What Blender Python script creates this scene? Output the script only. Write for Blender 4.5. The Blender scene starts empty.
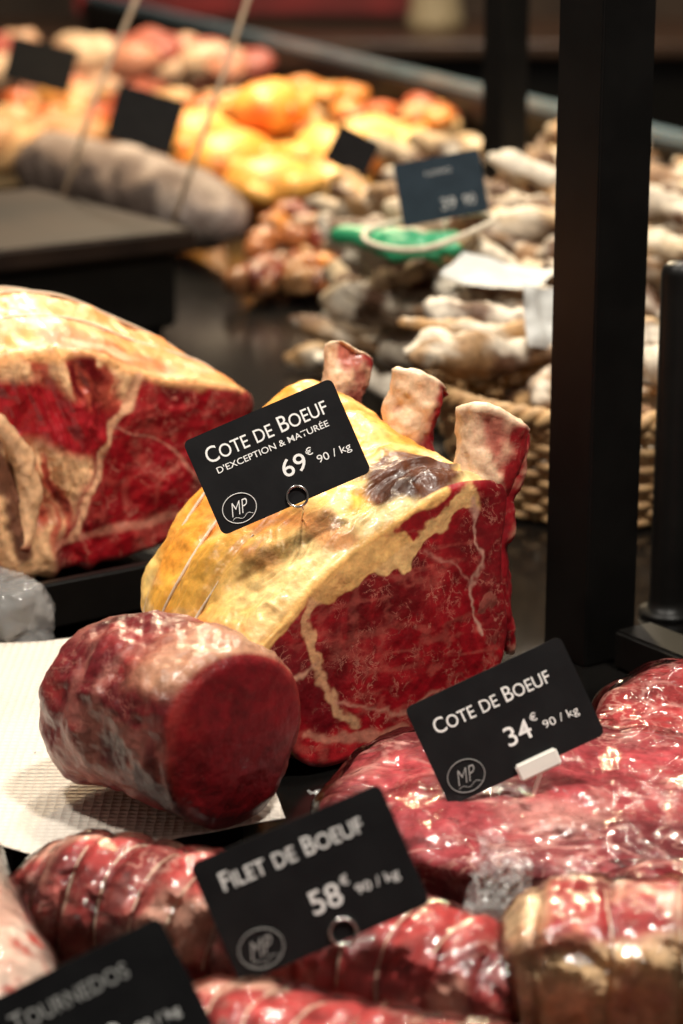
import bpy, math, random
import numpy as np
from mathutils import Vector, Matrix, Euler
random.seed(4)
scene=bpy.context.scene
scene.view_settings.view_transform='Standard'
scene.view_settings.look='None'

# ------------------------------------------------------------ noise helpers
TAB=np.random.RandomState(11).rand(4096)
def _h(ix,iy,iz):
    return TAB[((ix*73856093)^(iy*19349663)^(iz*83492791))&4095]
def vnoise(P):
    P=np.asarray(P,float); F=np.floor(P); f=P-F; I=F.astype(np.int64)
    f=f*f*(3-2*f); r=0
    for dx in (0,1):
        wx=f[:,0] if dx else 1-f[:,0]
        for dy in (0,1):
            wy=f[:,1] if dy else 1-f[:,1]
            for dz in (0,1):
                wz=f[:,2] if dz else 1-f[:,2]
                r=r+wx*wy*wz*_h(I[:,0]+dx,I[:,1]+dy,I[:,2]+dz)
    return r*2-1
def fbm(P,o=4):
    P=np.asarray(P,float); a=1.;r=0;t=0
    for k in range(o):
        r=r+a*vnoise(P*(2**k)+k*17.3); t+=a; a*=.5
    return r/t
def ridge(P,o=4):
    P=np.asarray(P,float); a=1.;r=0;t=0
    for k in range(o):
        r=r+a*(1-2*np.abs(vnoise(P*(2**k)+k*11.7))); t+=a; a*=.5
    return r/t
def sstep(a,b,x):
    t=np.clip((x-a)/(b-a),0,1); return t*t*(3-2*t)
def mixc(c0,c1,m):
    return c0*(1-m[:,None])+np.asarray(c1)[None,:]*m[:,None]
def dpoly(S,Z,pts):
    d=np.full(len(S),9.)
    for (a,b),(c,e) in zip(pts[:-1],pts[1:]):
        vx,vz=c-a,e-b; L=vx*vx+vz*vz+1e-12
        t=np.clip(((S-a)*vx+(Z-b)*vz)/L,0,1)
        d=np.minimum(d,np.hypot(S-a-t*vx,Z-b-t*vz))
    return d

# ------------------------------------------------------------ materials
def nmat(name):
    m=bpy.data.materials.new(name); m.use_nodes=True
    nt=m.node_tree; return m,nt,nt.nodes['Principled BSDF']
def simple(name,col,rough=.5,metal=0,coat=0,nscale=20,bump=0,bscale=80,col2=None,spec=.5):
    m,nt,b=nmat(name); N=nt.nodes; L=nt.links
    b.inputs['Base Color'].default_value=(*col,1)
    b.inputs['Roughness'].default_value=rough; b.inputs['Metallic'].default_value=metal
    b.inputs['Coat Weight'].default_value=coat; b.inputs['Coat Roughness'].default_value=.08
    b.inputs['Specular IOR Level'].default_value=spec
    tc=N.new('ShaderNodeTexCoord')
    if col2 is not None:
        n=N.new('ShaderNodeTexNoise'); n.inputs['Scale'].default_value=nscale; n.inputs['Detail'].default_value=5
        L.new(tc.outputs['Object'],n.inputs['Vector'])
        r=N.new('ShaderNodeValToRGB'); r.color_ramp.elements[0].position=.38; r.color_ramp.elements[1].position=.62
        r.color_ramp.elements[0].color=(*col,1); r.color_ramp.elements[1].color=(*col2,1)
        L.new(n.outputs['Fac'],r.inputs['Fac']); L.new(r.outputs['Color'],b.inputs['Base Color'])
    if bump:
        n=N.new('ShaderNodeTexNoise'); n.inputs['Scale'].default_value=bscale; n.inputs['Detail'].default_value=4
        L.new(tc.outputs['Object'],n.inputs['Vector'])
        bp=N.new('ShaderNodeBump'); bp.inputs['Strength'].default_value=bump; bp.inputs['Distance'].default_value=.002
        L.new(n.outputs['Fac'],bp.inputs['Height']); L.new(bp.outputs['Normal'],b.inputs['Normal'])
    return m
def meat(name,rough=.4,film=0,fat=(.8,.5,.38),mscale=55,bump=.35,spec=.5,coat=0,wid=.02,var=(.7,1.25),sss=0,patch=(.45,.65)):
    m,nt,b=nmat(name); N=nt.nodes; L=nt.links
    tc=N.new('ShaderNodeTexCoord')
    at=N.new('ShaderNodeAttribute'); at.attribute_name='Col'
    mb=N.new('ShaderNodeAttribute'); mb.attribute_name='marb'
    n=N.new('ShaderNodeTexNoise'); n.inputs['Scale'].default_value=mscale; n.inputs['Detail'].default_value=8; n.inputs['Roughness'].default_value=.62; n.inputs['Distortion'].default_value=.5
    L.new(tc.outputs['Object'],n.inputs['Vector'])
    s=N.new('ShaderNodeMath'); s.operation='SUBTRACT'; s.inputs[1].default_value=.5; L.new(n.outputs['Fac'],s.inputs[0])
    a=N.new('ShaderNodeMath'); a.operation='ABSOLUTE'; L.new(s.outputs[0],a.inputs[0])
    mr=N.new('ShaderNodeMapRange'); mr.inputs['From Min'].default_value=.001; mr.inputs['From Max'].default_value=wid; mr.inputs['To Min'].default_value=1; mr.inputs['To Max'].default_value=0
    L.new(a.outputs[0],mr.inputs['Value'])
    n3=N.new('ShaderNodeTexNoise'); n3.inputs['Scale'].default_value=mscale*.6; n3.inputs['Detail'].default_value=3
    L.new(tc.outputs['Object'],n3.inputs['Vector'])
    mr3=N.new('ShaderNodeMapRange'); mr3.inputs['From Min'].default_value=patch[0]; mr3.inputs['From Max'].default_value=patch[1]; L.new(n3.outputs['Fac'],mr3.inputs['Value'])
    mu0=N.new('ShaderNodeMath'); mu0.operation='MULTIPLY'; L.new(mr.outputs[0],mu0.inputs[0]); L.new(mr3.outputs[0],mu0.inputs[1])
    mu=N.new('ShaderNodeMath'); mu.operation='MULTIPLY'; L.new(mu0.outputs[0],mu.inputs[0]); L.new(mb.outputs['Fac'],mu.inputs[1])
    n2=N.new('ShaderNodeTexNoise'); n2.inputs['Scale'].default_value=170; n2.inputs['Detail'].default_value=6; L.new(tc.outputs['Object'],n2.inputs['Vector'])
    mr2=N.new('ShaderNodeMapRange'); mr2.inputs['From Min'].default_value=.3; mr2.inputs['From Max'].default_value=.7; mr2.inputs['To Min'].default_value=var[0]; mr2.inputs['To Max'].default_value=var[1]
    L.new(n2.outputs['Fac'],mr2.inputs['Value'])
    vm=N.new('ShaderNodeVectorMath'); vm.operation='SCALE'; L.new(at.outputs['Color'],vm.inputs[0]); L.new(mr2.outputs[0],vm.inputs['Scale'])
    mx=N.new('ShaderNodeMix'); mx.data_type='RGBA'; L.new(mu.outputs[0],mx.inputs['Factor']); L.new(vm.outputs[0],mx.inputs['A']); mx.inputs['B'].default_value=(*fat,1)
    L.new(mx.outputs['Result'],b.inputs['Base Color'])
    b.inputs['Roughness'].default_value=rough; b.inputs['Specular IOR Level'].default_value=spec
    if sss:
        b.inputs['Subsurface Weight'].default_value=sss; b.inputs['Subsurface Radius'].default_value=(1,.35,.15); b.inputs['Subsurface Scale'].default_value=.004
    n4=N.new('ShaderNodeTexNoise'); n4.inputs['Scale'].default_value=240; n4.inputs['Detail'].default_value=7; L.new(tc.outputs['Object'],n4.inputs['Vector'])
    bp=N.new('ShaderNodeBump'); bp.inputs['Strength'].default_value=bump; bp.inputs['Distance'].default_value=.0022
    L.new(n4.outputs['Fac'],bp.inputs['Height']); L.new(bp.outputs['Normal'],b.inputs['Normal'])
    b.inputs['Coat Weight'].default_value=coat; b.inputs['Coat Roughness'].default_value=.15
    return m

M={}
M['beef']=meat('dry_aged_beef',rough=.40,mscale=125,fat=(.56,.24,.17),bump=.32,wid=.022,coat=.12,sss=.08,var=(.74,1.22),spec=.40,patch=(.47,.60))
M['fillet']=meat('beef_fillet',rough=.38,mscale=60,fat=(.40,.17,.13),bump=.4,coat=.15,spec=.4,sss=.04)
M['vac']=meat('vacuum_packed_beef',rough=.45,mscale=40,fat=(.60,.34,.27),bump=.3,spec=.3)
M['pale']=meat('cured_pale',rough=.6,mscale=60,fat=(.8,.65,.5),bump=.5,spec=.3)
M['poultry']=meat('poultry_skin',rough=.4,mscale=60,fat=(.9,.7,.4),bump=.3,spec=.5)
M['black']=simple('black_metal',(.003,.0027,.0024),rough=.42,col2=(.005,.0045,.004),nscale=30,bump=.05,spec=.22)
M['deck']=simple('black_deck',(.004,.0037,.0035),rough=.16,col2=(.006,.0055,.005),nscale=8,spec=.4)
M['card']=simple('card_black',(.006,.006,.007),rough=.6,bump=.03,bscale=400,col2=(.009,.009,.010),nscale=60,spec=.20)
M['cardblue']=simple('card_slate',(.010,.019,.028),rough=.6,col2=(.014,.025,.036),nscale=60,spec=.15)
M['ink']=simple('card_print',(.85,.85,.83),rough=.6,col2=(.92,.92,.9),nscale=40)
M['ink2']=simple('card_print_grey',(.34,.34,.33),rough=.6,col2=(.40,.40,.39),nscale=40)
M['steel']=simple('steel',(.75,.72,.68),rough=.2,metal=1,col2=(.65,.62,.6),nscale=50)
M['wplast']=simple('white_plastic',(.8,.78,.72),rough=.4,col2=(.75,.73,.68),nscale=50)
M['string']=simple('butcher_twine',(.66,.50,.36),rough=.8,col2=(.75,.6,.45),nscale=300,bump=.4,bscale=900)
M['wicker']=simple('wicker',(.34,.19,.08),rough=.6,col2=(.50,.31,.14),nscale=60,bump=.4,bscale=300)
M['green']=simple('green_plastic',(.02,.24,.10),rough=.5,col2=(.03,.33,.15),nscale=30)
M['cord']=simple('white_cord',(.6,.52,.4),rough=.7,col2=(.5,.42,.32),nscale=100)
M['sheet']=simple('label_paper',(.42,.42,.40),rough=.6,col2=(.50,.50,.48),nscale=20)
M['railblue']=simple('glass_edge',(.12,.19,.24),rough=.15,col2=(.15,.23,.29),nscale=10)
M['tubew']=simple('stick_wood',(.42,.3,.2),rough=.5,col2=(.5,.37,.25),nscale=60)
m,nt,b=nmat('paper_towel'); b.inputs['Base Color'].default_value=(.64,.58,.51,1); b.inputs['Roughness'].default_value=.9; b.inputs['Specular IOR Level'].default_value=.2
tc=nt.nodes.new('ShaderNodeTexCoord'); vo=nt.nodes.new('ShaderNodeTexVoronoi'); vo.inputs['Scale'].default_value=210; vo.inputs['Randomness'].default_value=.12
nt.links.new(tc.outputs['Object'],vo.inputs['Vector']); bp=nt.nodes.new('ShaderNodeBump'); bp.inputs['Strength'].default_value=1; bp.inputs['Distance'].default_value=.003
nt.links.new(vo.outputs['Distance'],bp.inputs['Height']); nt.links.new(bp.outputs['Normal'],b.inputs['Normal']); M['towel']=m
def filmmat(name,alpha):
    m,nt,b=nmat(name); b.inputs['Base Color'].default_value=(.9,.88,.86,1); b.inputs['Roughness'].default_value=.10
    b.inputs['Alpha'].default_value=alpha; b.inputs['Specular IOR Level'].default_value=1.0; b.inputs['Coat Weight'].default_value=1; b.inputs['Coat Roughness'].default_value=.04
    tc=nt.nodes.new('ShaderNodeTexCoord'); vo=nt.nodes.new('ShaderNodeTexNoise'); vo.inputs['Scale'].default_value=60; vo.inputs['Distortion'].default_value=2
    nt.links.new(tc.outputs['Object'],vo.inputs['Vector']); bp=nt.nodes.new('ShaderNodeBump'); bp.inputs['Strength'].default_value=.5; bp.inputs['Distance'].default_value=.004
    nt.links.new(vo.outputs['Fac'],bp.inputs['Height']); nt.links.new(bp.outputs['Normal'],b.inputs['Normal']); nt.links.new(bp.outputs['Normal'],b.inputs['Coat Normal'])
    return m
M['film']=filmmat('clear_film',.2)
m=bpy.data.materials.new('vacuum_film'); m.use_nodes=True; nt=m.node_tree; nt.nodes.clear(); N=nt.nodes; L=nt.links
o=N.new('ShaderNodeOutputMaterial'); tr=N.new('ShaderNodeBsdfTransparent'); gl=N.new('ShaderNodeBsdfGlossy'); gl.inputs['Roughness'].default_value=.10
mx=N.new('ShaderNodeMixShader'); fr=N.new('ShaderNodeFresnel'); fr.inputs['IOR'].default_value=1.52
tc=N.new('ShaderNodeTexCoord'); nz=N.new('ShaderNodeTexNoise'); nz.inputs['Scale'].default_value=45; nz.inputs['Detail'].default_value=4; nz.inputs['Distortion'].default_value=1.5
bp=N.new('ShaderNodeBump'); bp.inputs['Strength'].default_value=.5; bp.inputs['Distance'].default_value=.005
L.new(tc.outputs['Object'],nz.inputs['Vector']); L.new(nz.outputs['Fac'],bp.inputs['Height']); L.new(bp.outputs['Normal'],gl.inputs['Normal']); L.new(bp.outputs['Normal'],fr.inputs['Normal'])
L.new(fr.outputs[0],mx.inputs[0]); L.new(tr.outputs[0],mx.inputs[1]); L.new(gl.outputs[0],mx.inputs[2]); L.new(mx.outputs[0],o.inputs['Surface']); M['vfilm']=m

# ------------------------------------------------------------ mesh helpers
def mkmesh(name,V,F,mats,col=None,marb=None,mi=None,smooth=True,parent=None):
    me=bpy.data.meshes.new(name); me.from_pydata([tuple(v) for v in V],[],[tuple(f) for f in F]); me.update()
    if smooth: me.polygons.foreach_set('use_smooth',[True]*len(me.polygons))
    if col is not None:
        a=me.attributes.new('Col','FLOAT_COLOR','POINT')
        c=np.ones((len(V),4)); c[:,:3]=np.clip(col,0,1); a.data.foreach_set('color',c.ravel().astype(np.float32))
        a=me.attributes.new('marb','FLOAT','POINT')
        a.data.foreach_set('value',(np.zeros(len(V)) if marb is None else np.asarray(marb)).astype(np.float32))
    for mt in mats: me.materials.append(mt)
    if mi is not None: me.polygons.foreach_set('material_index',mi)
    ob=bpy.data.objects.new(name,me); scene.collection.objects.link(ob)
    if parent: ob.parent=parent
    return ob
class MB:
    def __init__(s): s.V=[];s.F=[];s.C=[];s.K=[];s.n=0;s.MI=[]
    def add(s,V,F,col=(.5,.5,.5),marb=0,mi=0):
        V=np.asarray(V,float); n=len(V)
        s.V.append(V); s.F+= [tuple(i+s.n for i in f) for f in F]; s.MI+=[mi]*len(F)
        c=np.asarray(col,float)
        if c.ndim==1: c=np.tile(c,(n,1))
        s.C.append(c); s.K.append(np.full(n,float(marb)) if np.isscalar(marb) else marb); s.n+=n
    def build(s,name,mats,parent=None,smooth=True):
        return mkmesh(name,np.vstack(s.V),s.F,mats,np.vstack(s.C),np.concatenate(s.K),s.MI,parent=parent,smooth=smooth)
def ctrl_sample(pts,N):
    p=np.asarray(pts,float); n=len(p); out=[]
    for i in range(n):
        a,b,c,d=p[i-1],p[i],p[(i+1)%n],p[(i+2)%n]
        for t in np.linspace(0,1,12,endpoint=False):
            out.append(.5*((2*b)+(-a+c)*t+(2*a-5*b+4*c-d)*t*t+(-a+3*b-3*c+d)*t**3))
    o=np.array(out); n=len(o); u=np.linspace(0,n,N,endpoint=False); q=np.vstack([o,o[:1]])
    return np.stack([np.interp(u,np.arange(n+1),q[:,k]) for k in range(2)],1)
def ring_faces(R,N):
    F=[]
    for r in range(R-1):
        for i in range(N):
            j=(i+1)%N; F.append((r*N+i,r*N+j,(r+1)*N+j,(r+1)*N+i))
    return F
def normals(V,F):
    me=bpy.data.meshes.new('tmp'); me.from_pydata([tuple(v) for v in V],[],F); me.update()
    n=np.zeros(len(V)*3,np.float32); me.vertex_normals.foreach_get('vector',n); bpy.data.meshes.remove(me)
    return n.reshape(-1,3).astype(float)
def outn(V,F):
    n=normals(V,F)
    return n if ((V-V.mean(0))*n).sum()>0 else -n
def loft(secs,O,theta,N=240,M=70,K=60,er=.006,br=.02,disp=None,dome=.0):
    A=np.array([math.sin(theta),-math.cos(theta),0.]); B=np.array([math.cos(theta),math.sin(theta),0.]); Z=np.array([0,0,1.])
    ts=[t for t,_ in secs]; C=np.array([ctrl_sample(p,N) for _,p in secs])
    T0,T1=ts[0],ts[-1]
    tt=np.concatenate([T0+er*(1-np.cos(np.linspace(0,math.pi/2,6))),np.linspace(T0+er,T1-br,M)[1:],T1-br+br*np.sin(np.linspace(0,math.pi/2,12))[1:]])
    rings=[];tv=[];fc=[]
    def sec(t):
        k=min(max(np.searchsorted(ts,t)-1,0),len(ts)-2); w=(t-ts[k])/(ts[k+1]-ts[k]); w=np.clip(w,0,1)
        return C[k]*(1-w)+C[k+1]*w
    def edge(t):
        c=sec(t); m=c.mean(0); R=np.linalg.norm(c-m,axis=1).mean(); ins=0
        if t<T0+er: ins=er*(1-math.sqrt(max(0,1-(1-(t-T0)/er)**2)))
        if t>T1-br: ins=max(ins,br*(1-math.sqrt(max(0,1-((t-(T1-br))/br)**2))))
        return m+(c-m)*(1-ins/R)
    e0=edge(T0); m0=e0.mean(0)
    for k in range(K):
        f=(k+.02)/K; rings.append(m0+(e0-m0)*f); tv.append(np.full(N,T0-dome*(1-f*f))); fc.append(np.ones(N))
    for t in tt:
        rings.append(edge(t)); tv.append(np.full(N,t)); fc.append(np.full(N,1.0 if t<T0+er*.5 else 0.))
    eb=edge(T1); mb=eb.mean(0)
    for k in range(8):
        f=1-(k+1)/8.02; rings.append(mb+(eb-mb)*f); tv.append(np.full(N,T1)); fc.append(np.full(N,0.))
    SZ=np.vstack(rings); T=np.concatenate(tv); FC=np.concatenate(fc)
    V=np.asarray(O)[None,:]+SZ[:,:1]*B+SZ[:,1:2]*Z-T[:,None]*A
    F=ring_faces(len(rings),N)
    nn=normals(V,F)
    c=V.mean(0); 
    if ((V-c)*nn).sum()<0: F=[f[::-1] for f in F]; nn=-nn
    if disp is not None:
        V=V+nn*disp(V,SZ[:,0],SZ[:,1],T,FC)[:,None]
    nB=nn@B; nZ=nn[:,2]
    def P(s,z,t): return np.asarray(O)+s*B+z*Z-t*A
    return dict(V=V,F=F,s=SZ[:,0],z=SZ[:,1],t=T,face=FC,nB=nB,nZ=nZ,n=nn,P=P,edge=edge,A=A,B=B)
def tube(path,rad,N=16,caps=True):
    p=np.asarray(path,float); n=len(p); rad=np.full(n,rad) if np.isscalar(rad) else np.asarray(rad,float)
    T=np.gradient(p,axis=0); T/=np.linalg.norm(T,axis=1)[:,None]+1e-12
    up=np.array([0,0,1.]) if abs(T[0,2])<.9 else np.array([1.,0,0])
    u=np.cross(T[0],up); u/=np.linalg.norm(u); V=[];a=np.linspace(0,2*math.pi,N,endpoint=False)
    for i in range(n):
        u=u-T[i]*(u@T[i]); u/=np.linalg.norm(u); w=np.cross(T[i],u)
        V.append(p[i]+rad[i]*(np.cos(a)[:,None]*u+np.sin(a)[:,None]*w))
    V=np.vstack(V); F=ring_faces(n,N)
    if caps: F.append(tuple(range(N))[::-1]); F.append(tuple((n-1)*N+i for i in range(N)))
    return V,F
def capsule(a,b,r,bend=0,n=26,taper=.0,side=(0,0,1),N=20,power=2.6):
    a=np.array(a,float);b=np.array(b,float); t=np.linspace(0,1,n)
    t=.5-.5*np.cos(t*math.pi)
    s=np.array(side,float); pth=a+(b-a)*t[:,None]+s*(bend*4*t*(1-t))[:,None]
    rr=r*(1-np.abs(2*t-1)**(power*2)).clip(0)**.5*(1-taper*t)+.0004
    return tube(pth,rr,N,True)
def superblob(c,rad,rotz=0,nu=90,nv=60,e=.6,ez=.5,amp=.0,sc=20,seed=0):
    u=np.linspace(0,2*math.pi,nu,endpoint=False); v=np.linspace(-math.pi/2+.02,math.pi/2-.02,nv)
    V=[]
    sg=lambda x,p:np.sign(x)*np.abs(x)**p
    for vv in v:
        r=sg(math.cos(vv),ez); 
        V.append(np.stack([r*sg(np.cos(u),e)*rad[0],r*sg(np.sin(u),e)*rad[1],np.full(nu,sg(math.sin(vv),ez)*rad[2])],1))
    V=np.vstack(V); F=ring_faces(nv,nu); F.append(tuple(range(nu))[::-1]); F.append(tuple((nv-1)*nu+i for i in range(nu)))
    nn=V/np.array(rad)**2; nn/=np.linalg.norm(nn,axis=1)[:,None]+1e-9
    if amp: V=V+nn*(fbm(V*sc+seed*9.1,4)*amp)[:,None]
    cs,sn=math.cos(rotz),math.sin(rotz)
    W=V.copy(); W[:,0]=V[:,0]*cs-V[:,1]*sn; W[:,1]=V[:,0]*sn+V[:,1]*cs
    return W+np.asarray(c),F
def curve_tube(name,pts,r,mat,parent=None,cyclic=False):
    cu=bpy.data.curves.new(name,'CURVE'); cu.dimensions='3D'; cu.bevel_depth=r; cu.bevel_resolution=3
    sp=cu.splines.new('POLY'); sp.points.add(len(pts)-1)
    for i,p in enumerate(pts): sp.points[i].co=(*p,1)
    sp.use_cyclic_u=cyclic; cu.materials.append(mat)
    ob=bpy.data.objects.new(name,cu); scene.collection.objects.link(ob)
    dg=bpy.context.evaluated_depsgraph_get(); dg.update()
    me=bpy.data.meshes.new_from_object(ob.evaluated_get(dg)); bpy.data.objects.remove(ob)
    me.polygons.foreach_set('use_smooth',[True]*len(me.polygons))
    o=bpy.data.objects.new(name,me); scene.collection.objects.link(o)
    if parent: o.parent=parent
    return o
def empty(name,mat=None):
    e=bpy.data.objects.new(name,None); e.empty_display_size=.02; scene.collection.objects.link(e)
    if mat is not None: e.matrix_world=mat
    return e
def box(name,c,size,rotz=0,mat=None,bev=.002,parent=None,tilt=0):
    import bmesh
    me=bpy.data.meshes.new(name); bm=bmesh.new(); bmesh.ops.create_cube(bm,size=1)
    for v in bm.verts: v.co=Vector((v.co.x*size[0],v.co.y*size[1],v.co.z*size[2]))
    if bev: bmesh.ops.bevel(bm,geom=list(bm.edges),offset=bev,segments=3,affect='EDGES')
    bm.to_mesh(me); bm.free(); me.materials.append(mat)
    o=bpy.data.objects.new(name,me); scene.collection.objects.link(o)
    o.location=c; o.rotation_euler=(tilt,0,rotz)
    if parent: o.parent=parent
    return o
TH=math.radians(35)
AX=np.array([math.sin(TH),-math.cos(TH),0]); BX=np.array([math.cos(TH),math.sin(TH),0])

# ------------------------------------------------------------ ROOM
def room():
    fl=simple('shop_floor',(.05,.035,.028),rough=.35,col2=(.09,.06,.045),nscale=3)
    wl=simple('shop_wall',(.05,.035,.026),rough=.8,col2=(.12,.08,.055),nscale=1.6)
    box('floor',(0,4,-.925),(8,10,.05),mat=fl,bev=0)
    box('wall_back',(0,8.05,.4),(8,.1,2.6),mat=wl,bev=0)
    red=simple('red_panel',(.14,.006,.008),rough=.5,col2=(.26,.012,.014),nscale=5)
    crm=simple('cream_column',(.34,.28,.17),rough=.6,col2=(.40,.33,.21),nscale=4)
    e=empty('storefront_bench')
    box('bench_body',(.2,6.5,-.48),(3.2,.5,.83),mat=M['black'],bev=.01,parent=e)
    box('bench_top',(.2,6.45,-.05),(3.3,.7,.04),mat=simple('bench_wood',(.04,.02,.012),rough=.4,col2=(.07,.035,.018),nscale=6),bev=.01,parent=e)
    box('red_banner',(-.25,6.5,.28),(.9,.05,.56),mat=red,bev=.01)
    mb=MB(); z=[-.03,0.0,.02,.06,.1,.9,.94,.98]; r=[.075,.075,.068,.066,.062,.058,.075,.08]
    V,F=tube([(.245,6.42,a) for a in z],r,24); mb.add(V,F); mb.build('round_column',[crm])
room()

# ------------------------------------------------------------ COUNTER
def prism(name,poly,z0,z1,mat,parent=None):
    n=len(poly); V=[(x,y,z0) for x,y in poly]+[(x,y,z1) for x,y in poly]
    F=[tuple(range(n))[::-1],tuple(range(n,2*n))]+[(i,(i+1)%n,n+(i+1)%n,n+i) for i in range(n)]
    return mkmesh(name,V,F,[mat],smooth=False,parent=parent)
e=empty('display_counter')
outer=[(-1.3,.35),(1.16,.35),(1.16,1.19),(-.60,5.65),(-1.3,5.65)]
inner=[(-1.28,.38),(1.12,.38),(1.12,1.18),(-.61,5.6),(-1.28,5.6)]
prism('deck',outer,-.04,0,M['deck'],e); prism('body',inner,-.9,-.04,M['black'],e)
def railx(y): return .43-(y-3.04)*.394
r0=Vector((railx(5.6),5.6,0)); r1=Vector((railx(1.25),1.25,0)); dv=(r1-r0); ang=math.atan2(dv.y,dv.x)
mid=(r0+r1)/2
e=empty('case_rail')
box('rail_bar',(mid.x,mid.y,.084),(dv.length,.03,.040),rotz=ang,mat=M['black'],parent=e)
box('rail_glass_edge',(mid.x+.006,mid.y+.003,.112),(dv.length,.014,.016),rotz=ang,mat=M['railblue'],parent=e)
box('rail_skirt',(mid.x,mid.y,.036),(dv.length,.012,.068),rotz=ang,mat=M['black'],parent=e)
box('case_post',(.154,1.425,.36),(.0405,.0405,.72),rotz=TH,mat=M['black'],bev=.0015)
box('case_post',(.168,2.505,.42),(.034,.034,.84),rotz=TH,mat=M['black'],bev=.0015)
mb=MB()
V,F=tube([(.213,1.5,a) for a in (0,.004,.004,.012,.225,.230,.233)],[.019,.019,.014,.0125,.0125,.0115,.008],28); mb.add(V,F)
mb.build('support_tube',[M['black']])
p0=np.array([.154,1.425,0])
c=p0+AX*.24+BX*.008; box('base_rail',(c[0],c[1],.013),(.03,.42,.024),rotz=TH,mat=M['black'],bev=.002)
e=empty('black_tray')
tc_=np.array([-.163,1.50,0])-AX*.085+BX*(-.03)
box('tray_base',(tc_[0],tc_[1],.018),(.36,.24,.012),rotz=TH,mat=M['deck'],parent=e)
for sx,sy,w,d in ((0,-.118,.36,.008),(0,.118,.36,.008),(-.178,0,.008,.24),(.178,0,.008,.24)):
    q=tc_+BX*sx-AX*sy; box('tray_rim',(q[0],q[1],.025),(w,d,.03),rotz=TH,mat=M['black'],bev=.0015,parent=e)
box('tray_foot',(tc_[0],tc_[1],.006),(.3,.18,.012),rotz=TH,mat=M['black'],parent=e)

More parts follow.
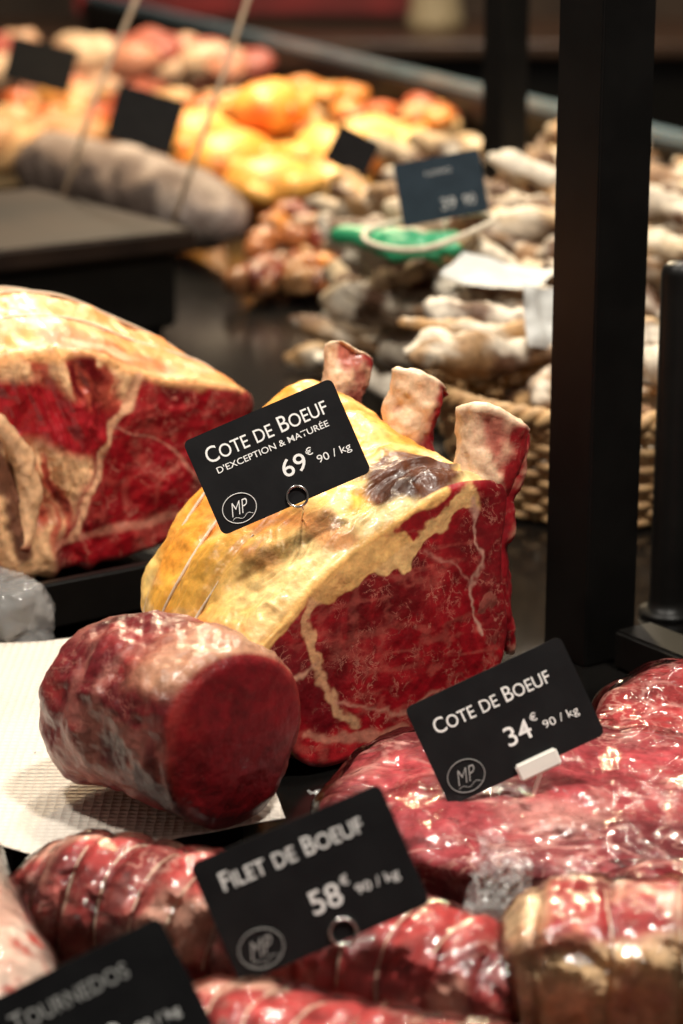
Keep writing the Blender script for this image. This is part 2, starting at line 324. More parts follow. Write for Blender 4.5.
# ------------------------------------------------------------ MAIN RIB ROAST
def rib_roast():
    e=empty('rib_roast')
    f0=[(0,.006),(-.026,.045),(-.041,.070),(-.016,.093),(.012,.116),(.050,.133),(.086,.146),(.110,.148),(.134,.140),(.131,.10),(.137,.052),(.120,.026),(.060,.008)]
    f1=[(0,.005),(-.030,.040),(-.045,.068),(-.026,.100),(.006,.130),(.045,.155),(.078,.170),(.102,.166),(.126,.145),(.127,.10),(.133,.052),(.120,.02),(.060,.005)]
    f2=[(0,.01),(-.016,.036),(-.022,.068),(-.008,.100),(.012,.128),(.045,.162),(.078,.190),(.100,.186),(.118,.155),(.124,.10),(.128,.052),(.115,.02),(.060,.005)]
    def layf(s,z,t,P3):
        return ridge(np.stack([s*16,z*16,t*70+fbm(P3*26,3)*2.2],1)+2,4)
    def disp(V,s,z,t,fc):
        P3=np.stack([s,z,t],1)
        near=sstep(.075,.01,t)*sstep(.07,.10,z)
        lay=layf(s,z,t,P3)
        lum=fbm(V*22,4)*.0070+lay*.0048*near+ridge(P3*np.array([40,40,22])+7,4)*.0018+fbm(V*110+5,3)*.0007
        fat=sstep(0,.010,t)
        fold=-.0022*np.exp(-(((t-.055)/.003)**2))-.0022*np.exp(-(((t-.090)/.003)**2))-.002*np.exp(-(((t-.120)/.003)**2))
        f=fbm(P3*26+3,4)*.0034
        return np.where(fc>.5,f,lum*fat+fold*(1-near))
    L=loft([(0,f0),(.07,f1),(.15,f2)],(-.017,1.222,0),TH,N=460,M=190,K=160,er=.004,br=.03,disp=disp)
    s,z,t,fc,V=L['s'],L['z'],L['t'],L['face'],L['V']; n=len(s)
    P3=np.stack([s,z,t],1)
    w=fbm(P3*60,4); w2=fbm(P3*22+8,3); w3=fbm(P3*160,3)
    near=sstep(.075,.01,t)*sstep(.07,.10,z); lay=layf(s,z,t,P3)
    fatc=np.tile(np.array([.84,.42,.065]),(n,1))
    fatc=mixc(fatc,(.88,.58,.18),sstep(-.05,.35,w2)); fatc=mixc(fatc,(.78,.28,.03),sstep(.12,.45,fbm(P3*18+30,3))*.75)
    fatc=mixc(fatc,(.90,.68,.33),near*sstep(-.1,.6,lay+w*.4)*.75)
    fatc=mixc(fatc,(.56,.20,.035),near*sstep(.0,-.5,lay)*.7)
    low=sstep(.125,.05,z+w*.02)
    fatc=mixc(fatc,(.70,.18,.045),sstep(.08,.45,fbm(P3*np.array([40,40,22])+70,4)+.22*low)*.6)
    fatc=mixc(fatc,(.82,.62,.38),sstep(.15,.5,fbm(P3*np.array([120,120,16]),3))*.4*low)
    fatc*=(1-.15*sstep(.15,.5,fbm(P3*90+33,3)))[:,None]
    lean=np.tile(np.array([.16,.008,.009]),(n,1)); lean=mixc(lean,(.40,.18,.10),sstep(0,.4,w))
    facing=-L['nB']*.9+L['nZ']*.9
    fm=sstep(-.1,.25,facing+w*.2)
    side=fatc*fm[:,None]+lean*(1-fm[:,None])
    cr=sstep(.025,.017,np.hypot((t-.022)*1.0,(s-.082)*.8)+w*.012)*sstep(.1,.13,z)
    side=mixc(side,(.10,.028,.010),cr); side=mixc(side,(.04,.013,.006),cr*sstep(.0,.3,w2+w*.5))
    red=np.tile(np.array([.26,.003,.008]),(n,1))
    red=mixc(red,(.38,.008,.014),sstep(0,.4,w2)); red=mixc(red,(.12,.002,.004),sstep(.0,.4,fbm(P3*32+50,4))*.85)
    red=mixc(red,(.44,.018,.022),sstep(.25,.65,ridge(P3*np.array([60,34,60])+9,5))*.35)
    red=mixc(red,(.46,.11,.08),sstep(.50,.80,ridge(P3*np.array([48,90,60])+29,5))*.40)
    cream=np.array([.76,.42,.20])
    sw=s+w*.009+w3*.0015; zw=z+fbm(P3*60+40,4)*.009
    wv=fbm(P3*50+90,3)
    def seam(pts,wd,soft=.0014): return sstep(wd+soft,wd-soft*.6,dpoly(sw,zw,pts)+w3*.0008+wv*wd*.9)
    face=red
    face=mixc(face,(.16,.003,.007),seam([(-.02,.066),(.0,.05),(.01,.03)],.012,.006))
    face=mixc(face,cream,seam([(.020,.118),(-.001,.090),(.006,.066)],.0028))
    face=mixc(face,(.72,.38,.20),seam([(.006,.066),(.016,.042),(.030,.022)],.0017)*.85)
    face=mixc(face,(.70,.38,.24),seam([(.004,.066),(-.016,.055),(-.034,.062)],.0010)*.8)
    face=mixc(face,(.60,.26,.18),seam([(.018,.040),(.055,.026),(.085,.030)],.0006)*.7)
    face=mixc(face,(.60,.24,.16),seam([(.0,.022),(.03,.014),(.06,.018)],.0028)*.7)
    face=mixc(face,(.84,.50,.17),seam([(.008,.106),(.036,.117),(.060,.124)],.0085))
    face=mixc(face,(.86,.55,.22),seam([(.052,.113),(.080,.124),(.104,.142)],.0068))
    face=mixc(face,(.30,.008,.012),seam([(.058,.131),(.090,.139)],.0030)*.9)
    face=mixc(face,(.19,.005,.009),seam([(.127,.14),(.124,.10),(.128,.055)],.009,.003)*.8)
    face=mixc(face,(.66,.38,.28),seam([(.108,.140),(.114,.12),(.111,.085),(.116,.06)],.0009)*.75)
    face=mixc(face,(.56,.24,.18),seam([(.078,.112),(.098,.104),(.111,.09)],.0005)*.6)
    rim=dpoly(s+w*.003,z,[(-.041,.070),(-.016,.093),(.012,.116),(.050,.133),(.086,.147)])
    face=mixc(face,(.86,.50,.16),sstep(.0062,.0035,rim+w*.004))
    col=np.where(fc[:,None]>.5,face,side)
    redness=sstep(.06,.0,face[:,1]-.015)
    marb=np.where(fc>.5,redness*.75,(1-fm)*.3)
    mkmesh('meat_block',V,L['F'],[M['beef']],col,marb,parent=e)
    P=L['P']
    def bone(nm,t,ctr,rads,seed,cutz):
        n_=70; u=np.linspace(0,1,n_); cc=np.array(ctr); uu=np.linspace(0,1,len(cc))
        S=np.interp(u,uu,cc[:,0]); Zz=np.interp(u,uu,cc[:,1]); ker=np.ones(9)/9
        S=np.convolve(np.pad(S,4,'edge'),ker,'valid'); Zz=np.convolve(np.pad(Zz,4,'edge'),ker,'valid')
        R=np.interp(u,np.linspace(0,1,len(rads)),rads); R=np.convolve(np.pad(R,4,'edge'),ker,'valid')
        R[-1]*=.90; R[-2]*=.97
        pts=np.array([P(S[k],Zz[k],t+.006*u[k]) for k in range(n_)])
        Vb,Fb=tube(pts,R,64,False); last=Vb[-64:]; cen=last.mean(0); ex=[]
        for f in (.86,.72,.5,.3,.02): ex.append(cen+(last-cen)*f+np.array([0,0,.0006 if f>.75 else -.0006]))
        Vb=np.vstack([Vb]+ex); hh=np.concatenate([np.repeat(u,64),np.full(64,1.05),np.full(256,1.10)])
        cpt=np.vstack([np.repeat(pts,64,0),np.tile(pts[-1],(320,1))])
        rel=Vb-cpt; lat=(rel@L['B'])/.014; Vb=Vb-((rel@L['A'])[:,None]*L['A'])*.12+((rel@L['B'])[:,None]*L['B'])*.10
        up=(Vb-pts[-1]); Vb[:,2]+=np.where(hh>.88,(up@L['B'])*cutz[0]+(up@L['A'])*cutz[1]+fbm(Vb*90+seed,3)*.003,0)*sstep(.88,1,hh)
        Fb=ring_faces(n_+5,64); nb=normals(Vb,Fb)
        q=fbm(Vb*50+seed,5); rg=ridge(Vb*np.array([70,70,34])+seed,4)
        damp=np.where(hh>.985,.35,1.)
        Vb=Vb+nb*((q*.0065+rg*.0030)*damp)[:,None]
        c=np.tile(np.array([.46,.13,.09]),(len(Vb),1)); c=mixc(c,(.78,.52,.33),sstep(-.05,.3,q*.6+rg*.5-lat*.25)); c=mixc(c,(.30,.012,.016),sstep(-.02,.28,fbm(Vb*40+9+seed,4)+lat*.3))
        c=mixc(c,(.20,.005,.010),sstep(.66,.46,hh+q*.25)*.9)
        c=mixc(c,(.84,.64,.44),sstep(.955,.985,hh)*sstep(1.08,1.05,hh)*.9)
        top=sstep(1.06,1.09,hh); c=mixc(c,(.50,.17,.12),top); c=mixc(c,(.30,.03,.025),top*sstep(-.1,.25,fbm(Vb*160,4)))
        mkmesh(nm,Vb,Fb,[M['beef']],c,np.full(len(Vb),.3),parent=e)
    bone('rib_bone_front',.011,[(.126,.045),(.122,.085),(.123,.12),(.131,.150),(.137,.179)],[.009,.0105,.013,.0160,.0180],3,(-.45,.25))
    bone('rib_bone_middle',.070,[(.112,.10),(.118,.14),(.121,.165),(.130,.190)],[.012,.0135,.0135,.0165],14,(-.30,.2))
    bone('rib_bone_back',.137,[(.105,.12),(.116,.150),(.121,.172),(.127,.196)],[.012,.0120,.0112,.0130],25,(-.35,.2))
    u=np.linspace(0,1,50); pts=[P(.1475-.014*math.sin(k*3.1)+.006*(1-k)**2,.170-.130*k,.012) for k in u]
    Vb,Fb=tube(pts,.0100*np.sin(np.clip(u*.94+.05,0,1)*math.pi)**.5,32); q=fbm(Vb*70,5); Vb=Vb+normals(Vb,Fb)*(q*.006)[:,None]
    mkmesh('rib_meat',Vb,Fb,[M['beef']],mixc(mixc(np.tile(np.array([.28,.006,.012]),(len(Vb),1)),(.62,.34,.22),sstep(.15,.4,q)),(.12,.004,.006),sstep(0,-.4,q)),np.full(len(Vb),.7),parent=e)
    for k,tt in enumerate((.055,.090,.120)):
        ed=L['edge'](tt); nE=len(ed); a=int(nE*.03); b=int(nE*(.30 if k==0 else .42))
        m_=ed.mean(0); pts=[]
        for i in range(a,b,3):
            q=m_+(ed[i]-m_)*1.014; pts.append(P(q[0],q[1],tt+.0015*math.sin(i*.05)))
        curve_tube('twine_%d'%k,pts,.0009,M['string'],e)
rib_roast()

# ------------------------------------------------------------ LEFT JOINT
def left_joint():
    e=empty('beef_joint')
    f0=[(0,.036),(-.060,.038),(-.110,.05),(-.118,.10),(-.10,.165),(-.045,.180),(.010,.172),(.055,.152),(.114,.137),(.130,.118),(.098,.064),(.058,.038)]
    f1=[(0,.034),(-.060,.034),(-.100,.05),(-.110,.10),(-.095,.175),(-.040,.200),(.014,.198),(.060,.178),(.112,.148),(.122,.118),(.095,.066),(.058,.034)]
    f2=[(0,.034),(-.050,.034),(-.080,.05),(-.090,.10),(-.075,.17),(-.030,.192),(.014,.190),(.055,.168),(.095,.138),(.104,.11),(.085,.066),(.05,.034)]
    def disp(V,s,z,t,fc):
        P3=np.stack([s,z,t],1)
        g=fbm(P3*18,4)*.006+ridge(P3*np.array([40,40,14]),4)*.0022
        g2=ridge(np.stack([(s+.3*z)*50,z*12,t*25],1)+4,4)*.009
        lf=sstep(.03,-.01,s)
        return np.where(fc>.5,g2*lf+fbm(P3*38,4)*.006,g*sstep(0,.02,t))
    L=loft([(0,f0),(.07,f1),(.16,f2)],(-.163,1.50,0),TH,N=360,M=90,K=130,er=.006,br=.03,disp=disp)
    s,z,t,fc,V=L['s'],L['z'],L['t'],L['face'],L['V']; n=len(s); P3=np.stack([s,z,t],1)
    w=fbm(P3*40,4); w2=fbm(P3*20+3,3)
    fat=np.tile(np.array([.78,.30,.09]),(n,1)); fat=mixc(fat,(.80,.46,.20),sstep(.0,.35,w)); fat=mixc(fat,(.66,.13,.045),sstep(-.05,.3,w2)*.8)
    fat=mixc(fat,(.82,.56,.34),sstep(.2,.5,fbm(P3*np.array([30,30,90])+12,4))*.6)
    facing=-L['nB']*.3+L['nZ']; fm=sstep(.0,.3,facing+w*.2)
    side=fat*fm[:,None]+np.array([.25,.012,.014])[None,:]*(1-fm[:,None])
    red=np.tile(np.array([.28,.004,.009]),(n,1)); red=mixc(red,(.40,.012,.018),sstep(0,.4,w2)); red=mixc(red,(.11,.003,.005),sstep(.0,.4,fbm(P3*30+60,4))*.85)
    red=mixc(red,(.46,.08,.06),sstep(.35,.75,ridge(P3*np.array([50,40,60])+9,5))*.5)
    sw=s+w*.014; zw=z+w2*.010
    st=ridge(np.stack([(sw+.3*zw)*50,zw*12,t*25],1)+4,4)
    stc=mixc(np.tile(np.array([.46,.08,.045]),(n,1)),(.78,.46,.24),sstep(.0,.35,st)); stc=mixc(stc,(.14,.004,.006),sstep(.05,-.25,st))
    lm=sstep(.012,-.002,sw-(zw-.10)*.55)
    face=red*(1-lm[:,None])+stc*lm[:,None]
    face=mixc(face,(.32,.008,.014),sstep(.026,.014,dpoly(sw,zw,[(-.085,.150),(-.03,.138),(.01,.122)])))
    face=mixc(face,(.07,.01,.008),sstep(.010,.004,dpoly(sw,zw,[(-.075,.125),(-.055,.09),(-.05,.055)]))*.9)
    face=mixc(face,(.80,.40,.16),sstep(.012,.006,dpoly(s,z,[(-.10,.172),(-.045,.184),(.010,.178),(.055,.156),(.085,.146)])+w*.005))
    face=mixc(face,(.80,.40,.16),sstep(.006,.003,dpoly(s,z,[(.085,.146),(.118,.137)])+w*.003))
    wv=fbm(P3*50+90,3)*.003
    face=mixc(face,(.78,.42,.24),sstep(.0045,.0013,dpoly(sw,zw,[(.040,.155),(.022,.125),(.006,.09),(-.012,.05)])+wv))
    face=mixc(face,(.64,.32,.22),sstep(.0014,.0003,dpoly(sw,zw,[(.022,.125),(.06,.10),(.09,.075)])+wv*.3)*.5)
    face=mixc(face,(.62,.26,.17),sstep(.004,.001,dpoly(sw,zw,[(-.02,.05),(.03,.052),(.07,.055)])+wv)*.6)
    col=np.where(fc[:,None]>.5,face,side)
    marb=np.where(fc>.5,(1-lm)*.8,.2)
    mkmesh('meat_block',V,L['F'],[M['beef']],col,marb,parent=e)
    P=L['P']
    for k,(s0,z0,s1,z1,r) in enumerate([(-.066,.145,-.050,.055,.0085),(-.095,.14,-.088,.07,.006)]):
        u=np.linspace(0,1,40); pts=[P(s0+(s1-s0)*a+.014*math.sin(a*3.14),z0+(z1-z0)*a,-.002) for a in u]
        Vb,Fb=tube(pts,r*np.sin(u*.9*math.pi+.15)**.4,28); q=fbm(Vb*60+k,4); Vb=Vb+normals(Vb,Fb)*(q*.006)[:,None]
        mkmesh('rib_bone_%d'%k,Vb,Fb,[M['beef']],mixc(np.tile(np.array([.74,.44,.24]),(len(Vb),1)),(.30,.03,.02),sstep(.0,.3,q)),np.zeros(len(Vb)),parent=e)
    for k,tt in enumerate((.04,.075,.11)):
        ed=L['edge'](tt); nE=len(ed); m_=ed.mean(0); pts=[]
        for i in range(int(nE*.3),int(nE*.75),3):
            q=m_+(ed[i]-m_)*1.025; pts.append(P(q[0],q[1],tt))
        curve_tube('twine_%d'%k,pts,.0011,M['string'],e)
left_joint()

# ------------------------------------------------------------ FILLET ON PAPER
def fillet():
    th=math.radians(42)
    def ov(cx,cz,rx,rz,n=12,ph=0):
        return [(cx+rx*math.cos(a)*(1+.06*math.sin(3*a+ph)),cz+rz*math.sin(a)*(1+.05*math.cos(2*a+ph))) for a in [-2*math.pi*k/n-math.pi/2 for k in range(n)]]
    secs=[(0,ov(0,.048,.042,.0455,ph=.3)),(.03,ov(-.002,.050,.047,.048,ph=.6)),(.065,ov(-.004,.048,.049,.046,ph=1.2)),(.115,ov(-.004,.042,.044,.040,ph=2))]
    def disp(V,s,z,t,fc):
        return np.where(fc>.5,fbm(V*40,3)*.002,(fbm(V*28+7,4)*.009+ridge(V*np.array([50,30,60]),4)*.0018)*sstep(0,.01,t))
    L=loft(secs,(-.050,1.096,.0215),th,N=300,M=90,K=70,er=.008,br=.030,disp=disp,dome=.004)
    s,z,t,fc,V=L['s'],L['z'],L['t'],L['face'],L['V']; n=len(s); P3=np.stack([s,z,t],1)
    w=fbm(P3*45,4); w2=fbm(P3*22+5,4)
    side=np.tile(np.array([.13,.010,.013]),(n,1)); side=mixc(side,(.24,.024,.024),sstep(0,.35,w)); side=mixc(side,(.055,.004,.006),sstep(-.02,.32,w2))
    side=mixc(side,(.34,.13,.10),sstep(.3,.65,ridge(P3*np.array([24,24,50])+22,5))*.45)
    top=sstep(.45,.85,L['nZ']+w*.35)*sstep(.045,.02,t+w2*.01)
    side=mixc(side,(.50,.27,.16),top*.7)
    face=np.tile(np.array([.125,.003,.006]),(n,1)); face=mixc(face,(.24,.008,.011),sstep(-.1,.4,w2)*.8); face=mixc(face,(.08,.002,.004),sstep(.1,.4,w)*.6)
    rr=np.hypot(s/.042,(z-.048)/.0455); face=mixc(face,(.30,.035,.028),sstep(.88,1.0,rr+w*.05)*.6)
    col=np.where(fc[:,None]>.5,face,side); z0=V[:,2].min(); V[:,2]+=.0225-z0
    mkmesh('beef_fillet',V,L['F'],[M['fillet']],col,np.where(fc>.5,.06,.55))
fillet()
def towel():
    poly=[(-.135,1.062),(-.028,1.118),(-.050,1.235),(-.120,1.395),(-.330,1.370),(-.290,1.155),(-.19,1.10)]
    o=[]
    for i in range(len(poly)):
        a=np.array(poly[i]);b=np.array(poly[(i+1)%len(poly)])
        for k in np.linspace(0,1,30,endpoint=False): o.append(a+(b-a)*k)
    o=np.array(o); c=o.mean(0); V=[];R=40
    for k in range(R):
        f=max(.001,k/(R-1)); q=c+(o-c)*f
        zz=.020+.0012*fbm(np.c_[q*25,np.zeros(len(q))],3)+.003*f**8*np.abs(fbm(np.c_[q*20,np.ones(len(q))],2))
        V.append(np.c_[q,zz])
    V=np.vstack(V); ob=mkmesh('paper_towel',V,ring_faces(R,len(o)),[M['towel']])
    md=ob.modifiers.new('th','SOLIDIFY'); md.thickness=.0006
    prism('tray_insert',[(-.16,1.085),(-.05,1.140),(-.065,1.225),(-.13,1.37),(-.31,1.35),(-.27,1.17)],0,.0155,M['black'])
towel()

# ------------------------------------------------------------ VACUUM PACKED MEATS
def shell(V,F,parent,seed,off=.0014,amp=.0024,sc=(26,60,40),rot=.5):
    n=outn(V,F); ca,sa=math.cos(rot),math.sin(rot)
    R=np.stack([V[:,0]*ca-V[:,1]*sa,V[:,0]*sa+V[:,1]*ca,V[:,2]],1)
    q=ridge(R*np.array(sc)+seed+fbm(V*25,2)[:,None]*.6,3)
    W=V+n*(off+np.maximum(q,-.1)*amp+fbm(V*120,2)*.0002)[:,None]; W[:,2]=np.maximum(W[:,2],.0005)
    mkmesh('vacuum_film',W,F,[M['vfilm']],parent=parent)
def vac_roll(name,a,b,r,seed,strings=6,pale=0,base=(.38,.045,.042),power=3.2,fatband=False):
    e=empty(name)
    V,F=capsule(a,b,r,bend=.006,n=150,N=130,power=power)
    nn=outn(V,F)
    a_=np.array(a);b_=np.array(b);d=b_-a_;Ln=np.linalg.norm(d); d/=Ln
    t=(V-a_)@d/Ln
    pos=np.linspace(.08,.92,strings); g=np.zeros(len(V))
    for p in pos: g-=.0022*np.exp(-((t-p)*Ln/.0030)**2)
    V=V+nn*(g+fbm(V*30+seed,4)*.005+ridge(V*np.array([50,50,50])+seed,3)*.0008)[:,None]
    w=fbm(V*35+seed*3,4); w2=fbm(V*np.array([18,40,40])+seed,4)
    B0=np.array(base)
    c=np.tile(B0,(len(V),1)); c=mixc(c,B0*.5,sstep(0,.4,w)); c=mixc(c,B0*1.35,sstep(0,-.4,w)*.7); c=mixc(c,(.54,.19,.15),sstep(.0,.4,w2)*(.6+pale)); c=mixc(c,(.64,.38,.28),sstep(.20,.44,fbm(V*28+seed+50,4)+pale*.2)*.75)
    if fatband:
        u=np.cross(d,[0,0,1.]); u/=np.linalg.norm(u); lat=nn@(u if u[1]<0 else -u)
        c=mixc(c,(.80,.54,.30),sstep(.55,.8,lat+w*.35)*sstep(.70,.5,t+w*.15)); c=mixc(c,(.80,.56,.34),sstep(.12,.05,t+w*.04))
        c=mixc(c,(.55,.22,.12),sstep(.1,.4,fbm(V*60+7,4))*.5)
    V[:,2]=np.maximum(V[:,2],.001)
    mkmesh('meat',V,F,[M['vac']],c,np.full(len(V),.9),parent=e)
    shell(V,F,e,seed)
    u=np.cross(d,[0,0,1.]); u/=np.linalg.norm(u)
    for k,p in enumerate(pos):
        cen=a_+d*Ln*p+np.array([0,0,.006*4*p*(1-p)]); pts=[]
        for al in np.linspace(-.2,math.pi+.2,44):
            q=cen+u*math.cos(al)*r+np.array([0,0,1])*math.sin(al)*r+d*.003*math.sin(al*2+k)
            nz=fbm(q[None,:]*30+seed,4)[0]*.005-.0020
            dirv=(q-cen)/np.linalg.norm(q-cen); q=q+dirv*(nz+.0010+r*(1-abs(2*p-1)**(2*power))**.5-r); q[2]=max(q[2],.0015); pts.append(q)
        curve_tube('twine_%d'%k,pts,.0007,M['string'],e)
    return e
vac_roll('rolled_roast',(-.150,1.035,.012),(.085,.918,.012),.037,1,strings=12)
vac_roll('rolled_roast',(-.085,.895,.010),(.150,.790,.010),.036,5,strings=12)
vac_roll('rolled_roast',(.068,.938,.020),(.250,.918,.020),.043,9,strings=6,pale=.3,base=(.32,.03,.03),power=4.5,fatband=True)
def slab(name,c,rad,rotz,seed,e=.75,ez=.55,base=(.33,.048,.055),amp=.012):
    E=empty(name)
    V,F=superblob((0,0,0),rad,0,nu=240,nv=140,e=e,ez=ez,amp=amp,sc=16,seed=seed)
    V[:,2]+=ridge(V*np.array([22,30,10])+seed,4)*.003
    w=fbm(V*26+seed,4); B0=np.array(base)
    rg=np.abs(fbm(V*np.array([20,34,20])+seed*5,4))
    cc=np.tile(B0,(len(V),1)); cc=mixc(cc,B0*1.4,sstep(0,.4,w)); cc=mixc(cc,B0*.45,sstep(.0,.4,fbm(V*22+seed+9,4)))
    cc=mixc(cc,(.56,.29,.25),sstep(.045,.008,rg)*.6); cc=mixc(cc,(.55,.31,.26),sstep(.12,.48,fbm(V*18+seed+77,4))*.65)
    ca,sa=math.cos(rotz),math.sin(rotz); W=V.copy(); W[:,0]=V[:,0]*ca-V[:,1]*sa; W[:,1]=V[:,0]*sa+V[:,1]*ca; W+=np.asarray(c)
    W[:,2]=np.maximum(W[:,2],.001)
    mkmesh('meat',W,F,[M['vac']],cc,np.full(len(V),.8),parent=E); shell(W,F,E,seed,sc=(20,55,30),rot=rotz+.9,amp=.0032)
slab('vacuum_packed_steak',(.112,1.112,.015),(.125,.090,.029),-.35,2)
slab('vacuum_packed_steak',(.235,1.185,.024),(.10,.075,.030),-.5,6,base=(.38,.045,.045))
slab('vacuum_packed_steak',(.165,1.010,.012),(.085,.030,.024),.1,12,base=(.20,.012,.018),amp=.008)
def pale_piece():
    E=empty('veal_roast')
    V,F=capsule((-.215,1.070,.022),(-.138,.850,.016),.042,bend=.006,n=90,N=80,power=3)
    nn=outn(V,F); V=V+nn*(fbm(V*25+3,4)*.004)[:,None]; V[:,2]=np.maximum(V[:,2],.001)
    w=fbm(V*40,4); c=np.tile(np.array([.66,.42,.33]),(len(V),1)); c=mixc(c,(.74,.58,.48),sstep(-.1,.3,w)); c=mixc(c,(.55,.06,.04),sstep(.30,.42,fbm(V*110,2)))
    mkmesh('meat',V,F,[M['vac']],c,np.full(len(V),.3),parent=E); shell(V,F,E,3,amp=.0012)
pale_piece()
def film(name,c,size,rot,seed,amp=.006,n=60):
    g=np.linspace(-.5,.5,n); X,Y=np.meshgrid(g,g); X=X.ravel();Y=Y.ravel()
    P=np.stack([X*size[0]*(1+.15*fbm(np.stack([Y*6,Y*0,Y*0+seed],1),2)),Y*size[1]*(1+.15*fbm(np.stack([X*6,X*0,X*0+seed+4],1),2)),np.zeros(n*n)],1)
    q=np.abs(fbm(np.stack([X*4+Y*3,Y*2-X,X*0+seed],1)*1.5,4)); P[:,2]=amp*3*q+amp*fbm(np.stack([X*9,Y*9,X*0+seed],1),3)
    R=np.array(Euler(rot).to_matrix()); V=P@R.T+np.asarray(c)
    F=[(i*n+j,i*n+j+1,(i+1)*n+j+1,(i+1)*n+j) for i in range(n-1) for j in range(n-1)]
    return mkmesh(name,V,F,[M['film']])
film('packaging_film',(.068,.978,.048),(.030,.045),(.9,.6,.3),3,amp=.004)
film('packaging_film',(.020,1.150,.018),(.06,.05),(.1,-.3,.2),8)
mb=MB()
V,F=capsule((-.240,1.44,.030),(-.185,1.400,.026),.023,n=60,N=70,power=4); V=V+normals(V,F)*(ridge(V*50,4)*.006)[:,None]; V[:,2]=np.maximum(V[:,2],.003)
mb.add(V,F); mb.build('crumpled_film_bag',[M['film']])

# ------------------------------------------------------------ PRICE CARDS
def text_mesh(name,body,w,h,cx,cy,mat,parent,caps=False,shear=0,bold=.0,z=.0007):
    cu=bpy.data.curves.new(name,'FONT'); cu.body=body; cu.size=1; cu.shear=shear; cu.offset=bold; cu.resolution_u=4
    cu.small_caps_scale=.82
    ob=bpy.data.objects.new(name,cu); scene.collection.objects.link(ob)
    if caps:
        for ch in cu.body_format: ch.use_small_caps=True
    bpy.context.view_layer.update(); dg=bpy.context.evaluated_depsgraph_get()
    me=bpy.data.meshes.new_from_object(ob.evaluated_get(dg)); bpy.data.objects.remove(ob)
    n=len(me.vertices); co=np.zeros(n*3,np.float32); me.vertices.foreach_get('co',co); co=co.reshape(-1,3)
    mn,mx=co.min(0),co.max(0); sx=w/(mx[0]-mn[0]); sy=h/(mx[1]-mn[1]) if h else sx
    co[:,0]=(co[:,0]-(mn[0]+mx[0])/2)*sx+cx; co[:,1]=(co[:,1]-(mn[1]+mx[1])/2)*sy+cy; co[:,2]=z
    me.vertices.foreach_set('co',co.ravel()); me.materials.clear(); me.materials.append(mat)
    o=bpy.data.objects.new(name,me); scene.collection.objects.link(o); o.parent=parent; return o
